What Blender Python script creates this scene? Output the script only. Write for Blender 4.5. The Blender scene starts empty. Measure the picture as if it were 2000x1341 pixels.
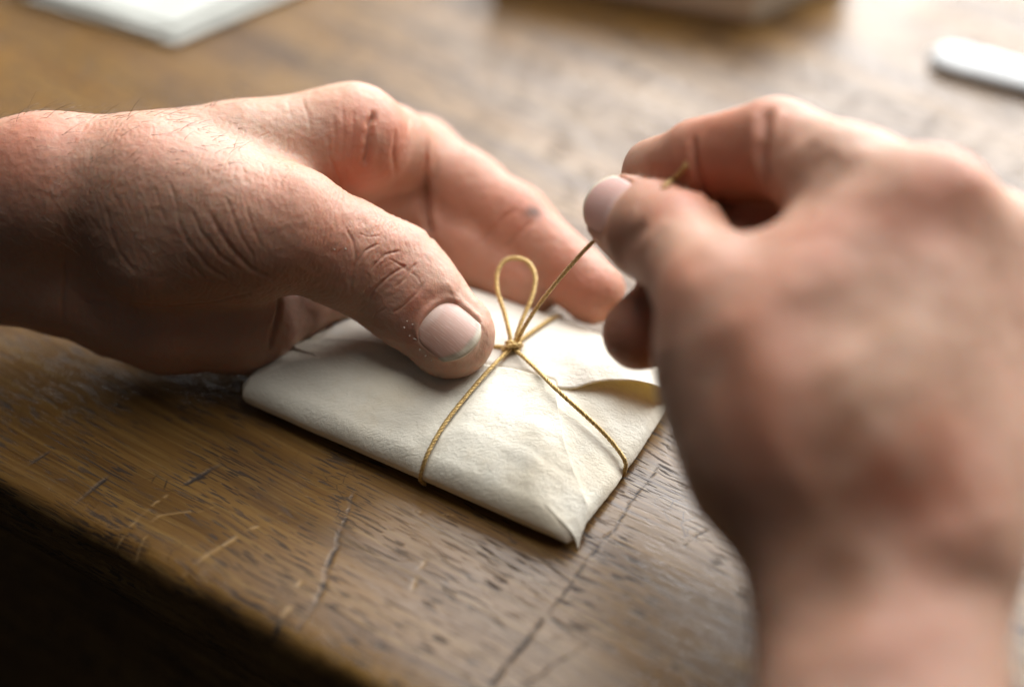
import bpy, math, random
import numpy as np

# ------------------------------------------------------------------ camera, light, exposure
S = 0.001                                   # everything below is laid out in millimetres
PITCH = math.radians(40.0); DIST = 600.0; FPX = 4800.0      # frame of 2000 x 1341 units
FW = np.array([0, math.cos(PITCH), -math.sin(PITCH)]); UPV = np.array([0, math.sin(PITCH), math.cos(PITCH)])
RT = np.array([1.0, 0, 0]); CAM = -FW * DIST
scene = bpy.context.scene
cam_data = bpy.data.cameras.new('camera'); cam = bpy.data.objects.new('camera', cam_data)
scene.collection.objects.link(cam); scene.camera = cam
cam.location = CAM * S; cam.rotation_euler = (math.pi / 2 - PITCH, 0, 0)
cam_data.sensor_width = 36.0; cam_data.lens = FPX * 36.0 / 2000.0
cam_data.clip_start = 0.01; cam_data.clip_end = 50.0
cam_data.dof.use_dof = True; cam_data.dof.focus_distance = 0.563; cam_data.dof.aperture_fstop = 3.4
world = bpy.data.worlds.new('World'); scene.world = world; world.use_nodes = True
bg = world.node_tree.nodes['Background']
bg.inputs[0].default_value = (0.95, 0.97, 1.0, 1); bg.inputs[1].default_value = 0.05

def area(name, loc, target, sx, sy, watts, col):
    l = bpy.data.lights.new(name, 'AREA'); l.shape = 'RECTANGLE'; l.size = sx; l.size_y = sy
    l.energy = watts; l.color = col
    o = bpy.data.objects.new(name, l); scene.collection.objects.link(o)
    from mathutils import Vector
    o.location = loc; d = Vector(target) - Vector(loc)
    o.rotation_euler = d.to_track_quat('-Z', 'Y').to_euler()
    return o
area('window_light', (0.55, 0.94, 0.68), (0.13, 0, 0.40), 1.3, 1.2, 63.0, (0.96, 0.985, 1.0))
area('room_light', (0.20, 0.24, 1.27), (0.0, 0.0, 0), 0.9, 0.9, 12.0, (1.0, 0.98, 0.95))
scene.view_settings.view_transform = 'Standard'; scene.view_settings.look = 'None'
scene.view_settings.exposure = 0.0; scene.view_settings.gamma = 1.0
scene.render.engine = 'CYCLES'; scene.cycles.use_denoising = True
scene.cycles.max_bounces = 5; scene.cycles.diffuse_bounces = 3; scene.cycles.glossy_bounces = 2; scene.cycles.use_adaptive_sampling = True; scene.cycles.adaptive_threshold = 0.03; scene.cycles.caustics_reflective = False; scene.cycles.caustics_refractive = False

# ------------------------------------------------------------------ helpers
def ray_dir(px, py):
    px = np.asarray(px, float); py = np.asarray(py, float)
    d = FW * FPX + RT * (px - 1000)[..., None] + UPV * (670.5 - py)[..., None]
    return d / np.linalg.norm(d, axis=-1, keepdims=True)
def U(px, py, z):                            # point of the table scene seen at px,py at height z
    d = ray_dir(px, py); t = (z - CAM[2]) / d[2]; return CAM + d * t
def nrm(v):
    v = np.asarray(v, float); return v / np.linalg.norm(v)
def sstep(a, b, x):
    t = np.clip((x - a) / (b - a), 0, 1); return t * t * (3 - 2 * t)
_rng = np.random.RandomState(7); _tab = _rng.rand(64, 64, 64).astype(np.float32) * 2 - 1
def vnoise(P):
    P = np.asarray(P, np.float32); i = np.floor(P).astype(np.int32); f = P - i; f = f * f * (3 - 2 * f)
    i0 = i & 63; i1 = (i + 1) & 63
    x0, y0, z0 = i0[:, 0], i0[:, 1], i0[:, 2]; x1, y1, z1 = i1[:, 0], i1[:, 1], i1[:, 2]
    fx, fy, fz = f[:, 0], f[:, 1], f[:, 2]; T = _tab
    a = T[x0, y0, z0] * (1 - fx) + T[x1, y0, z0] * fx; b = T[x0, y1, z0] * (1 - fx) + T[x1, y1, z0] * fx
    c = T[x0, y0, z1] * (1 - fx) + T[x1, y0, z1] * fx; d = T[x0, y1, z1] * (1 - fx) + T[x1, y1, z1] * fx
    return (a * (1 - fy) + b * fy) * (1 - fz) + (c * (1 - fy) + d * fy) * fz
def fbm(P, o=3):
    r = 0; a = 1.0; P = np.asarray(P, np.float32)
    for k in range(o):
        r = r + a * vnoise(P * (2 ** k) + 17.3 * k); a *= 0.5
    return r
def link(o, parent=None):
    scene.collection.objects.link(o)
    if parent is not None: o.parent = parent
    return o
def tag(o, label=None, cat=None, group=None, kind=None):
    if label: o['label'] = label
    if cat: o['category'] = cat
    if group: o['group'] = group
    if kind: o['kind'] = kind
    return o
def mesh_obj(name, V, Fc, mat, parent=None, smooth=True, col=None, origin=(0, 0, 0)):
    """V in mm, Fc an (n,4) or (n,3) array or a list of faces"""
    me = bpy.data.meshes.new(name); V = (np.asarray(V, np.float64) - np.asarray(origin)) * S
    if isinstance(Fc, np.ndarray):
        k = Fc.shape[1]
        me.vertices.add(len(V)); me.vertices.foreach_set('co', V.ravel())
        me.loops.add(Fc.size); me.loops.foreach_set('vertex_index', Fc.ravel().astype(np.int32))
        me.polygons.add(len(Fc)); me.polygons.foreach_set('loop_start', np.arange(0, Fc.size, k, dtype=np.int32))
        me.polygons.foreach_set('loop_total', np.full(len(Fc), k, np.int32))
        me.update(calc_edges=True)
    else:
        me.from_pydata([tuple(v) for v in V], [], [tuple(f) for f in Fc]); me.update()
    if smooth: me.polygons.foreach_set('use_smooth', np.ones(len(me.polygons), bool))
    if col is not None:
        a = me.color_attributes.new('tint', 'FLOAT_COLOR', 'POINT')
        c = np.ones((len(V), 4), np.float32); c[:, :3] = col; a.data.foreach_set('color', c.ravel())
    if mat: me.materials.append(mat)
    o = bpy.data.objects.new(name, me)
    o.location = np.asarray(origin) * S
    return link(o, parent)
def empty(name, at):
    o = bpy.data.objects.new(name, None); o.location = np.asarray(at) * S; o.empty_display_size = 0.01
    return link(o)
def keep(child, parent):                     # parent without moving
    child.parent = parent
    child.location = child.location - parent.location
    return child

# node material helper -------------------------------------------------
class NT:
    def __init__(s, name):
        s.m = bpy.data.materials.new(name); s.m.use_nodes = True; s.t = s.m.node_tree; s.t.nodes.clear()
        s.out = s.n('ShaderNodeOutputMaterial')
    def n(s, typ, props=None, **inp):
        nd = s.t.nodes.new(typ)
        for k, v in (props or {}).items(): setattr(nd, k, v)
        for k, v in inp.items(): s.put(nd, k, v)
        return nd
    def put(s, nd, k, v):
        k = k.replace('__', ' ')
        sock = nd.inputs[int(k[1:])] if (k[0] == 'i' and k[1:].isdigit()) else nd.inputs[k]
        if isinstance(v, bpy.types.NodeSocket): s.t.links.new(v, sock)
        elif isinstance(v, bpy.types.Node): s.t.links.new(v.outputs[0], sock)
        else: sock.default_value = v
    def math(s, op, a, b=0.0, c=None, clamp=False):
        kw = dict(i0=a, i1=b)
        if c is not None: kw['i2'] = c
        return s.n('ShaderNodeMath', dict(operation=op, use_clamp=clamp), **kw).outputs[0]
    def mix(s, f, a, b, mode='MIX'):
        nd = s.n('ShaderNodeMix', dict(data_type='RGBA', blend_type=mode))
        s.put(nd, 'i0', f); s.put(nd, 'i6', a); s.put(nd, 'i7', b); return nd.outputs[2]
    def ramp(s, f, stops):
        nd = s.n('ShaderNodeValToRGB', i0=f); el = nd.color_ramp.elements
        while len(el) < len(stops): el.new(0.5)
        for e, (p, c) in zip(el, stops):
            e.position = p; e.color = (c, c, c, 1) if isinstance(c, (int, float)) else (*c, 1)
        return nd.outputs[0]
    def rng(s, x, a, b, c=0.0, d=1.0):
        return s.n('ShaderNodeMapRange', dict(interpolation_type='SMOOTHSTEP'), i0=x, i1=a, i2=b, i3=c, i4=d).outputs[0]
    def coords(s, scale=(1, 1, 1), rot=(0, 0, 0), loc=(0, 0, 0)):
        if not hasattr(s, 'tc'): s.tc = s.n('ShaderNodeTexCoord')
        return s.n('ShaderNodeMapping', i0=s.tc.outputs['Object'], i1=loc, i2=rot, i3=scale).outputs[0]
    def noise(s, vec, scale, detail=3.0, rough=0.5, dist=0.0):
        return s.n('ShaderNodeTexNoise', Vector=vec, Scale=scale, Detail=detail, Roughness=rough, Distortion=dist).outputs[0]
    def bump(s, h, strength, dist, normal=None):
        nd = s.n('ShaderNodeBump', Height=h, Strength=strength, Distance=dist)
        if normal is not None: s.put(nd, 'Normal', normal)
        return nd.outputs[0]
    def bsdf(s, **kw):
        nd = s.n('ShaderNodeBsdfPrincipled', **kw); s.t.links.new(nd.outputs[0], s.out.inputs[0]); return nd

# ------------------------------------------------------------------ materials
def skin_material(name, bump=1.0):
    t = NT(name); at = t.n('ShaderNodeAttribute', dict(attribute_name='tint')).outputs['Color']
    c = t.coords((1000, 1000, 1000))                       # object space in mm
    n1 = t.noise(c, 0.7, 2, 0.6)
    col = t.mix(t.rng(n1, 0.35, 0.75, 0.0, 0.30), at, (0.55, 0.20, 0.12, 1), 'MIX')
    v1 = t.n('ShaderNodeTexVoronoi', dict(feature='F1'), Vector=c, Scale=1.7, Randomness=1.0).outputs[0]
    h = t.math('MULTIPLY_ADD', v1, -0.5, t.noise(c, 1.3, 2, 0.7))
    nb = t.bump(h, 0.34 * bump, 0.00018)
    rough = 0.55
    b = t.bsdf(i0=col, Roughness=rough, Normal=nb)
    b.inputs['Specular IOR Level'].default_value = 0.30
    b.inputs['Subsurface Weight'].default_value = 0.55
    b.inputs['Subsurface Radius'].default_value = (1.0, 0.36, 0.18)
    b.inputs['Subsurface Scale'].default_value = 0.0032
    return t.m
M_SKIN = skin_material('skin_left'); M_SKIN2 = skin_material('skin_right', 0.8)

def nail_material():
    t = NT('nail'); at = t.n('ShaderNodeAttribute', dict(attribute_name='tint')).outputs['Color']
    uv = t.n('ShaderNodeAttribute', dict(attribute_name='nail_uv')).outputs['Vector']
    m = t.n('ShaderNodeMapping', i0=uv, i3=(0.25, 3.2, 1)).outputs[0]
    st = t.noise(m, 1.0, 2, 0.5)
    col = t.mix(t.rng(st, 0.50, 0.75, 0.0, 0.16), at, (0.85, 0.76, 0.68, 1))
    nb = t.bump(st, 0.35, 0.0001)
    b = t.bsdf(i0=col, Roughness=0.45, Normal=nb)
    b.inputs['Subsurface Weight'].default_value = 0.35
    b.inputs['Subsurface Radius'].default_value = (1.0, 0.4, 0.25); b.inputs['Subsurface Scale'].default_value = 0.0012
    return t.m
M_NAIL = nail_material()

def parchment(name, base, trans=0.0):
    t = NT(name); c = t.coords((1000, 1000, 1000))
    big = t.noise(c, 0.05, 4, 0.6); mid = t.noise(c, 0.28, 4, 0.6)
    fib = t.noise(t.coords((1000, 2600, 1000), rot=(0, 0, 0.6)), 0.9, 5, 0.7, 0.6)
    col = t.mix(t.rng(big, 0.42, 0.72, 0.0, 0.38), (*base, 1), (base[0] * 0.86, base[1] * 0.74, base[2] * 0.56, 1))
    col = t.mix(t.rng(mid, 0.5, 0.8, 0.0, 0.18), col, (base[0] * 0.80, base[1] * 0.66, base[2] * 0.46, 1))
    col = t.mix(t.rng(fib, 0.35, 0.65, 0.0, 0.12), col, (base[0] * .92, base[1] * .86, base[2] * .78, 1))
    v = t.noise(t.coords((1000, 1900, 1000), rot=(0, 0, 0.5)), 0.55, 5, 0.62, 1.2)
    h = t.math('ADD', t.math('MULTIPLY', v, 1.0), t.math('MULTIPLY', fib, 0.35))
    h = t.math('ADD', h, t.math('MULTIPLY', t.noise(c, 0.16, 3, 0.5), 2.0))
    nb = t.bump(h, 0.55, 0.00045)
    b = t.bsdf(i0=col, Roughness=0.62, Normal=nb); b.inputs['Specular IOR Level'].default_value = 0.3
    if trans > 0:
        tr = t.n('ShaderNodeBsdfTranslucent', i0=(0.97, 0.76, 0.34, 1), Normal=nb)
        mx = t.n('ShaderNodeMixShader', i0=trans, i1=b.outputs[0], i2=tr.outputs[0])
        t.t.links.new(mx.outputs[0], t.out.inputs[0])
    return t.m
M_PARCH = parchment('parchment', (0.86, 0.81, 0.685)); M_FLAP = parchment('parchment_flap', (0.95, 0.92, 0.85), 0.28)

def cord_material():
    t = NT('waxed_gold_cord'); c = t.coords((1000, 1000, 1000))
    n = t.noise(c, 2.2, 3, 0.6)
    col = t.mix(t.rng(n, 0.3, 0.7), (0.34, 0.19, 0.04, 1), (0.72, 0.50, 0.17, 1))
    nb = t.bump(t.noise(c, 4.5, 2, 0.6), 0.5, 0.00012)
    b = t.bsdf(i0=col, Roughness=0.40, Normal=nb, Metallic=0.35); b.inputs['Specular IOR Level'].default_value = 0.6
    b.inputs['Sheen Weight'].default_value = 0.25
    return t.m
M_CORD = cord_material()

def simple(name, col, rough=0.6, vary=0.12, scale=0.08):
    t = NT(name); c = t.coords((1000, 1000, 1000)); n = t.noise(c, scale, 4, 0.6)
    k = 1 - vary
    co = t.mix(t.rng(n, 0.3, 0.7), (*col, 1), (col[0] * k, col[1] * k, col[2] * k, 1))
    t.bsdf(i0=co, Roughness=rough, Normal=t.bump(t.noise(c, scale * 8, 3), 0.15, 0.0003)); return t.m

SCR = []                                      # scratches on the table: (u0,v0,u1,v1,width,pale?)
def wood_material():
    t = NT('worn_oak')
    c0 = t.coords((1000, 1000, 1000))         # local mm: x along the grain, y across
    wv = t.n('ShaderNodeVectorMath', dict(operation='MULTIPLY_ADD'), i0=t.n('ShaderNodeTexNoise', Vector=c0, Scale=0.035, Detail=0.0).outputs[1], i1=(0, 3.0, 0), i2=c0).outputs[0]
    def st(sx, sy, sc, det=4, r=0.6, loc=(0, 0, 0)):
        return t.noise(t.n('ShaderNodeMapping', i0=wv, i1=loc, i3=(sx, sy, sy)).outputs[0], sc, det, r)
    broad = st(0.05, 1.0, 0.09, 2); fine = st(0.025, 1.0, 0.60, 3, 0.65); hair = st(0.012, 1.0, 1.5, 2, 0.65, (3, 5, 0))
    patch = t.noise(c0, 0.022, 3, 0.6)
    col = t.mix(t.rng(broad, 0.3, 0.7), (0.215, 0.108, 0.027, 1), (0.098, 0.046, 0.011, 1))
    col = t.mix(t.rng(fine, 0.42, 0.74, 0, 0.8), col, (0.25, 0.145, 0.042, 1))
    col = t.mix(t.rng(hair, 0.50, 0.68, 0, 0.6), col, (0.052, 0.020, 0.006, 1))
    col = t.mix(t.rng(patch, 0.50, 0.78, 0, 0.6), col, (0.060, 0.026, 0.009, 1))
    # open pores: thin dark dashes along the grain
    p1 = st(0.115, 1.0, 1.15, 0, 0.4, (11, 2, 0)); p2 = st(0.10, 1.0, 2.0, 0, 0.4, (5, 31, 0))
    pore = t.math('MAXIMUM', t.rng(p1, 0.63, 0.69), t.rng(p2, 0.62, 0.69))
    pore = t.math('MULTIPLY', pore, t.rng(t.noise(c0, 0.05, 3), 0.34, 0.56))
    col = t.mix(t.math('MULTIPLY', pore, 0.74), col, (0.014, 0.009, 0.008, 1))
    spots = t.rng(t.noise(t.n('ShaderNodeMapping', i0=wv, i3=(0.4, 1, 1)).outputs[0], 0.17, 3, 0.6), 0.68, 0.76)
    col = t.mix(t.math('MULTIPLY', spots, 0.8), col, (0.02, 0.011, 0.008, 1))
    # fine varnish crackle
    vor = t.n('ShaderNodeTexVoronoi', dict(feature='DISTANCE_TO_EDGE'), Vector=t.n('ShaderNodeMapping', i0=wv, i3=(0.75, 1, 1)).outputs[0], Scale=0.30).outputs[0]
    crk = t.math('MULTIPLY', t.rng(vor, 0.05, 0.0), t.rng(t.noise(c0, 0.035, 3, 0.6, 0.3), 0.56, 0.66))
    col = t.mix(t.math('MULTIPLY', crk, 0.8), col, (0.03, 0.018, 0.012, 1))
    sc = t.n('ShaderNodeSeparateColor', i0=t.n('ShaderNodeAttribute', dict(attribute_name='tint')).outputs['Color'])
    pale, deep = sc.outputs[0], sc.outputs[1]      # scratches, carved into the mesh as well
    col = t.mix(t.math('MULTIPLY', pale, 0.75), col, (0.36, 0.22, 0.09, 1))
    col = t.mix(t.math('MULTIPLY', deep, 0.92), col, (0.018, 0.012, 0.010, 1))
    height = t.math('MULTIPLY_ADD', fine, 0.4, t.math('MULTIPLY', t.math('MAXIMUM', t.rng(p1, 0.63, 0.69), t.rng(p2, 0.62, 0.69)), -1.0))
    nb = t.bump(height, 0.32, 0.00015)
    rough = t.rng(patch, 0.3, 0.7, 0.28, 0.40)
    rough = t.math('ADD', rough, t.math('MULTIPLY', t.math('MAXIMUM', pore, deep), 0.4))
    b = t.bsdf(i0=col, Roughness=rough, Normal=nb); b.inputs['Specular IOR Level'].default_value = 0.42
    return t.m

# ------------------------------------------------------------------ table
EA = U(0, 931, 0); EB = U(718, 1335, 0); ED = nrm(EB - EA); EN = np.array([-ED[1], ED[0], 0])   # along the edge / inwards
EO = EA
def uv_of(px, py, z=0):
    q = U(px, py, z) - EO; return float(q @ ED), float(q @ EN)
def scratch(p0, p1, w, pale):
    SCR.append((*uv_of(*p0), *uv_of(*p1), w, pale))
scratch((345, 1118), (550, 1000), 0.75, True); scratch((215, 1062), (330, 962), 0.55, True)
scratch((150, 982), (215, 925), 0.8, False); scratch((668, 1030), (615, 1185), 0.8, False); scratch((695, 950), (668, 1030), 0.35, False)
scratch((590, 1130), (545, 1225), 0.9, True); scratch((552, 1205), (535, 1230), 1.1, False); scratch((615, 1185), (580, 1232), 0.5, False)
scratch((832, 1090), (800, 1155), 0.7, True); scratch((440, 905), (360, 950), 0.9, False)
scratch((1290, 905), (1065, 1210), 0.35, False); scratch((1065, 1205), (955, 1345), 0.9, False); scratch((1075, 1205), (1110, 1235), 0.6, False)
scratch((1150, 1255), (1010, 1345), 0.4, False); scratch((250, 1085), (285, 1040), 0.4, True); scratch((60, 905), (95, 880), 0.4, False)
scratch((420, 990), (300, 1010), 0.3, True); scratch((900, 1010), (720, 985), 0.25, True); scratch((1330, 1070), (1420, 1010), 0.3, False)
M_WOOD = wood_material()
def build_table():
    def seg_d(P, p0, p1):
        ba = p1 - p0; pa = P - p0; h = np.clip(pa @ ba / (ba @ ba), 0, 1); return np.linalg.norm(pa - h[:, None] * ba, axis=1), h
    us = np.unique(np.concatenate([np.linspace(-700, -12, 30), np.arange(-12, 175, 0.42), np.linspace(175, 1000, 40)]))
    vs = np.concatenate([[1200, 900, 600, 400, 250, 170, 130], np.arange(100, 12, -0.5)])
    prof = [(v, 0) for v in vs] + [(12, 0), (9, -0.04), (6.4, -.1), (4.6, -0.22), (3.2, -0.5), (2.1, -1.0), (1.2, -1.8), (0.6, -2.8), (0.15, -4.2), (0, -6),
            (0, -9.5), (0, -12), (0, -14.5), (0.2, -17), (0.9, -19.5), (2.2, -21), (4, -22), (1200, -22)]
    pr = np.array(prof, float); V = np.zeros((len(us), len(pr), 3))
    V[..., 0] = us[:, None]; V[..., 1] = pr[None, :, 0]; V[..., 2] = pr[None, :, 1]
    q = V.reshape(-1, 3); edge = (q[:, 1] < 12.5) & (q[:, 2] > -21.5)
    dz = fbm(np.stack([q[:, 0] * 0.06, q[:, 1] * .15, q[:, 2] * .15], 1), 3) * 0.55 + fbm(np.stack([q[:, 0] * 0.35, q[:, 2] * .3, q[:, 1] * .3], 1), 2) * 0.22
    q[edge, 1] += (dz * sstep(12, 3, q[:, 1]))[edge]; q[edge, 2] -= (np.abs(dz) * 0.7 * sstep(8, 2, q[:, 1]))[edge]
    col = np.zeros((len(q), 3), np.float32); col[:, 2] = 1
    near = np.where((q[:, 1] < 101) & (q[:, 2] > -4) & (q[:, 0] > -13) & (q[:, 0] < 176))[0]; P = q[near][:, :2].copy()
    P3 = np.stack([P[:, 0], P[:, 1], 0 * P[:, 0]], 1)
    W = P + 0.55 * np.stack([vnoise(P3 * 0.22), vnoise(P3 * 0.22 + 31)], 1) + 0.22 * np.stack([vnoise(P3 * 0.9 + 7), vnoise(P3 * 0.9 + 71)], 1)
    br = sstep(-0.45, 0.05, vnoise(P3 * 0.55 + 13)); pale = np.zeros(len(P)); deep = np.zeros(len(P))
    for (u0, v0, u1, v1, w, isp) in SCR:
        d, h = seg_d(W, np.array([u0, v0]), np.array([u1, v1])); wl = w * (0.55 + 0.45 * np.sin(np.pi * np.clip(h, .02, .98)) ** .5)
        m = sstep(1.0, 0.25, d / wl) * sstep(0, .06, h) * sstep(1, .94, h)
        if isp: pale = np.maximum(pale, m * br)
        else: deep = np.maximum(deep, m * (0.4 + 0.6 * br))
    col[near, 0] = pale; col[near, 1] = deep
    q[near, 2] -= 0.08 * pale + 0.16 * deep + 0.03 * fbm(P3 * np.array([0.04, 0.28, 1]), 2)
    nu, nv = len(us), len(prof); I = np.arange(nu * nv).reshape(nu, nv)
    Fq = np.stack([I[:-1, :-1], I[:-1, 1:], I[1:, 1:], I[1:, :-1]], -1).reshape(-1, 4)[:, ::-1]
    root = empty('wooden_table', EO); root.rotation_euler = (0, 0, math.atan2(ED[1], ED[0]))
    tag(root, 'worn dark oak table with scratched top and rounded front edge', 'table')
    top = mesh_obj('tabletop', q, Fq, M_WOOD, None, True, col); top.parent = root
    b = [(-700, 22, -120), (1000, 22, -120), (1000, 40, -120), (-700, 40, -120), (-700, 22, -21.9), (1000, 22, -21.9), (1000, 40, -21.9), (-700, 40, -21.9)]
    ap = mesh_obj('apron', b, [(0, 1, 5, 4), (1, 2, 6, 5), (2, 3, 7, 6), (3, 0, 4, 7), (4, 5, 6, 7), (3, 2, 1, 0)], M_WOOD, smooth=False, col=np.zeros((8, 3))); ap.parent = root
build_table()
fl = mesh_obj('floor', [(-3000, -3000, -740), (3000, -3000, -740), (3000, 4000, -740), (-3000, 4000, -740)], [(0, 1, 2, 3)], simple('dark_floor', (0.02, 0.018, 0.016), 0.7), smooth=False)
tag(fl, kind='structure')

# ------------------------------------------------------------------ implicit surfaces
def smin(a, b, k):
    if np.isscalar(k) and k <= 0: return np.minimum(a, b)
    h = np.maximum(k - np.abs(a - b), 0) / k
    return np.minimum(a, b) - h * h * k * 0.25
class Flesh:
    """groups of tapered capsules blended into one continuous body"""
    def __init__(s): s.groups = []; s.cur = None
    def group(s, k, base=None, r0=18.0, r1=34.0): s.cur = dict(k=k, prims=[], base=base, r=(r0, r1)); s.groups.append(s.cur); return s
    def cap(s, a, b, ra, rb, k=5.0, flat=None):
        s.cur['prims'].append((np.asarray(a, np.float32), np.asarray(b, np.float32), ra, rb, k, flat)); return s
    def ball(s, a, r, k=5.0, flat=None): return s.cap(a, np.asarray(a) + 0.01, r, r, k, flat)
    def chain(s, pts, k=5.0, flat=None):
        for (a, ra), (b, rb) in zip(pts[:-1], pts[1:]): s.cap(a, b, ra, rb, k, flat)
        return s
    def eval(s, P, cull=False):
        P = np.asarray(P, np.float32); n = len(P); out = np.empty(n, np.float32); CH = 24000 if cull else 400000
        for i in range(0, n, CH):
            p = P[i:i + CH]; lo = p.min(0); hi = p.max(0); tot = None
            for g in s.groups:
                dg = None
                for (a, b, ra, rb, k, flat) in g['prims']:
                    if cull:
                        m = max(ra, rb) + 14
                        if np.any(np.minimum(a, b) - m > hi) or np.any(np.maximum(a, b) + m < lo): continue
                    ba = b - a; pa = p - a
                    h = np.clip(pa @ (ba / float(ba @ ba)), 0, 1)
                    v = pa - h[:, None] * ba; r = ra + (rb - ra) * h
                    if flat is not None:
                        nn, f = flat; q = v @ np.asarray(nn, np.float32)
                        d2 = (v * v).sum(1) - q * q
                        rr = np.sqrt(d2 + (q / f) ** 2) ; d = (rr - r) * (f if f < 1 else 1.0)
                    else: d = np.sqrt((v * v).sum(1)) - r
                    dg = d if dg is None else smin(dg, d, k)
                if dg is None: continue
                kk = g['k']
                if g['base'] is not None:      # blend widely at the root only, so that finger tips stay apart
                    kk = 0.7 + (kk - 0.7) * sstep(g['r'][1], g['r'][0], np.linalg.norm(p - np.asarray(g['base'], np.float32), axis=1))
                tot = dg if tot is None else smin(tot, dg, kk)
            out[i:i + CH] = 1e2 if tot is None else tot
        return out
    def trace(s, px, py):                    # surface points seen at the given picture positions
        d = ray_dir(px, py); t = np.full(len(d), 380.0)
        for _ in range(90): t = t + np.clip(s.eval(CAM + d * t[:, None]), -4, 30) * 0.85
        return CAM + d * t[:, None]
def polygonize(f, lo, hi, h):
    lo = np.asarray(lo, float); H = 4 * h; nC = np.ceil((np.asarray(hi) - lo) / H).astype(int) + 1
    g = [lo[i] + H * np.arange(nC[i]) for i in range(3)]
    X = np.stack(np.meshgrid(*g, indexing='ij'), -1).reshape(-1, 3)
    dc = f(X).reshape(nC); cells = nC - 1
    mn = np.full(cells, 1e9, np.float32)
    for a in (0, 1):
        for b in (0, 1):
            for c in (0, 1):
                mn = np.minimum(mn, np.abs(dc[a:a + cells[0], b:b + cells[1], c:c + cells[2]]))
    hot = mn < H * 1.15
    nF = cells * 4 + 1; idx = [np.minimum(np.arange(nF[i]) // 4, cells[i] - 1) for i in range(3)]
    Dn = dc[:-1, :-1, :-1][np.ix_(*idx)].copy(); mask = hot[np.ix_(*idx)]
    w = np.argwhere(mask); Dn[mask] = f(lo + w * h, True)
    inside = Dn < 0; n = nF - 1
    cnt = np.zeros(n, np.int16); acc = np.zeros((*n, 3), np.float32); off = np.array([(a, b, c) for a in (0, 1) for b in (0, 1) for c in (0, 1)])
    def sl(o): return tuple(slice(o[i], o[i] + n[i]) for i in range(3))
    for ax in range(3):
        for o in off:
            if o[ax]: continue
            o2 = o.copy(); o2[ax] = 1
            A = Dn[sl(o)]; B = Dn[sl(o2)]; ch = (A < 0) != (B < 0)
            tt = A[ch] / (A[ch] - B[ch]); cnt[ch] += 1
            pt = np.tile(o.astype(np.float32), (len(tt), 1)); pt[:, ax] = tt; acc[ch] += pt
    act = cnt > 0; vid = np.full(n, -1, np.int64); vid[act] = np.arange(act.sum())
    V = (np.argwhere(act) + acc[act] / cnt[act][:, None]) * h + lo
    quads = []
    for ax in range(3):
        b, c = [(1, 2), (2, 0), (0, 1)][ax]
        s0 = [slice(1, n[i]) for i in range(3)]; s1 = list(s0); s0[ax] = slice(0, n[ax]); s1[ax] = slice(1, n[ax] + 1)
        A = inside[tuple(s0)]; B = inside[tuple(s1)]
        for fl_, sel in ((False, A & ~B), (True, ~A & B)):
            e = np.argwhere(sel); base = e.copy(); base[:, b] += 1; base[:, c] += 1
            def at(db, dc_):
                q = base.copy(); q[:, b] -= db; q[:, c] -= dc_; return vid[q[:, 0], q[:, 1], q[:, 2]]
            Q = np.stack([at(1, 1), at(0, 1), at(0, 0), at(1, 0)], 1)
            quads.append(Q[:, ::-1] if fl_ else Q)
    Q = np.concatenate(quads); Q = Q[(Q >= 0).all(1)]
    return V, Q
def normals(V, Q):
    n = np.cross(V[Q[:, 2]] - V[Q[:, 0]], V[Q[:, 3]] - V[Q[:, 1]]); N = np.zeros_like(V)
    for k in range(4):
        for a in range(3): N[:, a] += np.bincount(Q[:, k], n[:, a], len(V))
    return N / np.maximum(np.linalg.norm(N, axis=1, keepdims=True), 1e-9)
def subdivide(V, Q):
    nv = len(V); E = np.stack([Q, np.roll(Q, -1, 1)], -1); E = np.sort(E.reshape(-1, 2), 1)
    key = E[:, 0].astype(np.int64) * nv + E[:, 1]; uq, inv = np.unique(key, return_inverse=True)
    em = 0.5 * (V[uq // nv] + V[uq % nv]); fc = V[Q].mean(1)
    ei = (nv + inv).reshape(-1, 4); fi = nv + len(uq) + np.arange(len(Q))
    out = np.stack([np.stack([Q[:, k], ei[:, k], fi, ei[:, k - 1]], 1) for k in range(4)], 1).reshape(-1, 4)
    return np.concatenate([V, em, fc]), out
def surface(f, lo, hi, h, levels):
    V, Q = polygonize(f, lo, hi, h)
    for L in range(levels + 1):
        if L: V, Q = subdivide(V, Q)
        for _ in range(3 if L == 0 else 1):
            N = normals(V, Q); V = V - N * np.clip(f(V, True), -h, h)[:, None] * 0.9
    return V, Q
def relax(V, Q, w, n):                       # soften the surface where w > 0
    E = np.concatenate([Q[:, [0, 1]], Q[:, [1, 2]], Q[:, [2, 3]], Q[:, [3, 0]]]); a, b = E[:, 0], E[:, 1]
    deg = np.maximum(np.bincount(a, minlength=len(V)) + np.bincount(b, minlength=len(V)), 1)[:, None]
    for _ in range(n):
        S_ = np.stack([np.bincount(a, V[b, k], len(V)) + np.bincount(b, V[a, k], len(V)) for k in range(3)], 1) / deg
        V = V + (S_ - V) * w[:, None] * 0.6
    return V
def poly_dist(V, pts, reach):
    d = np.full(len(V), 1e3, np.float32); lo = pts.min(0) - reach; hi = pts.max(0) + reach
    w = np.where(((V > lo) & (V < hi)).all(1))[0]; P = V[w]; dm = np.full(len(w), 1e3); tm = np.zeros(len(w)); n = len(pts) - 1
    for i in range(n):
        a, b = pts[i], pts[i + 1]; ba = b - a; t = np.clip((P - a) @ ba / max(ba @ ba, 1e-9), 0, 1)
        q = np.linalg.norm(P - a - t[:, None] * ba, axis=1); c = q < dm; dm[c] = q[c]; tm[c] = (i + t[c]) / n
    d[w] = dm; T = np.zeros(len(V), np.float32); T[w] = tm
    return d, T
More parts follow.
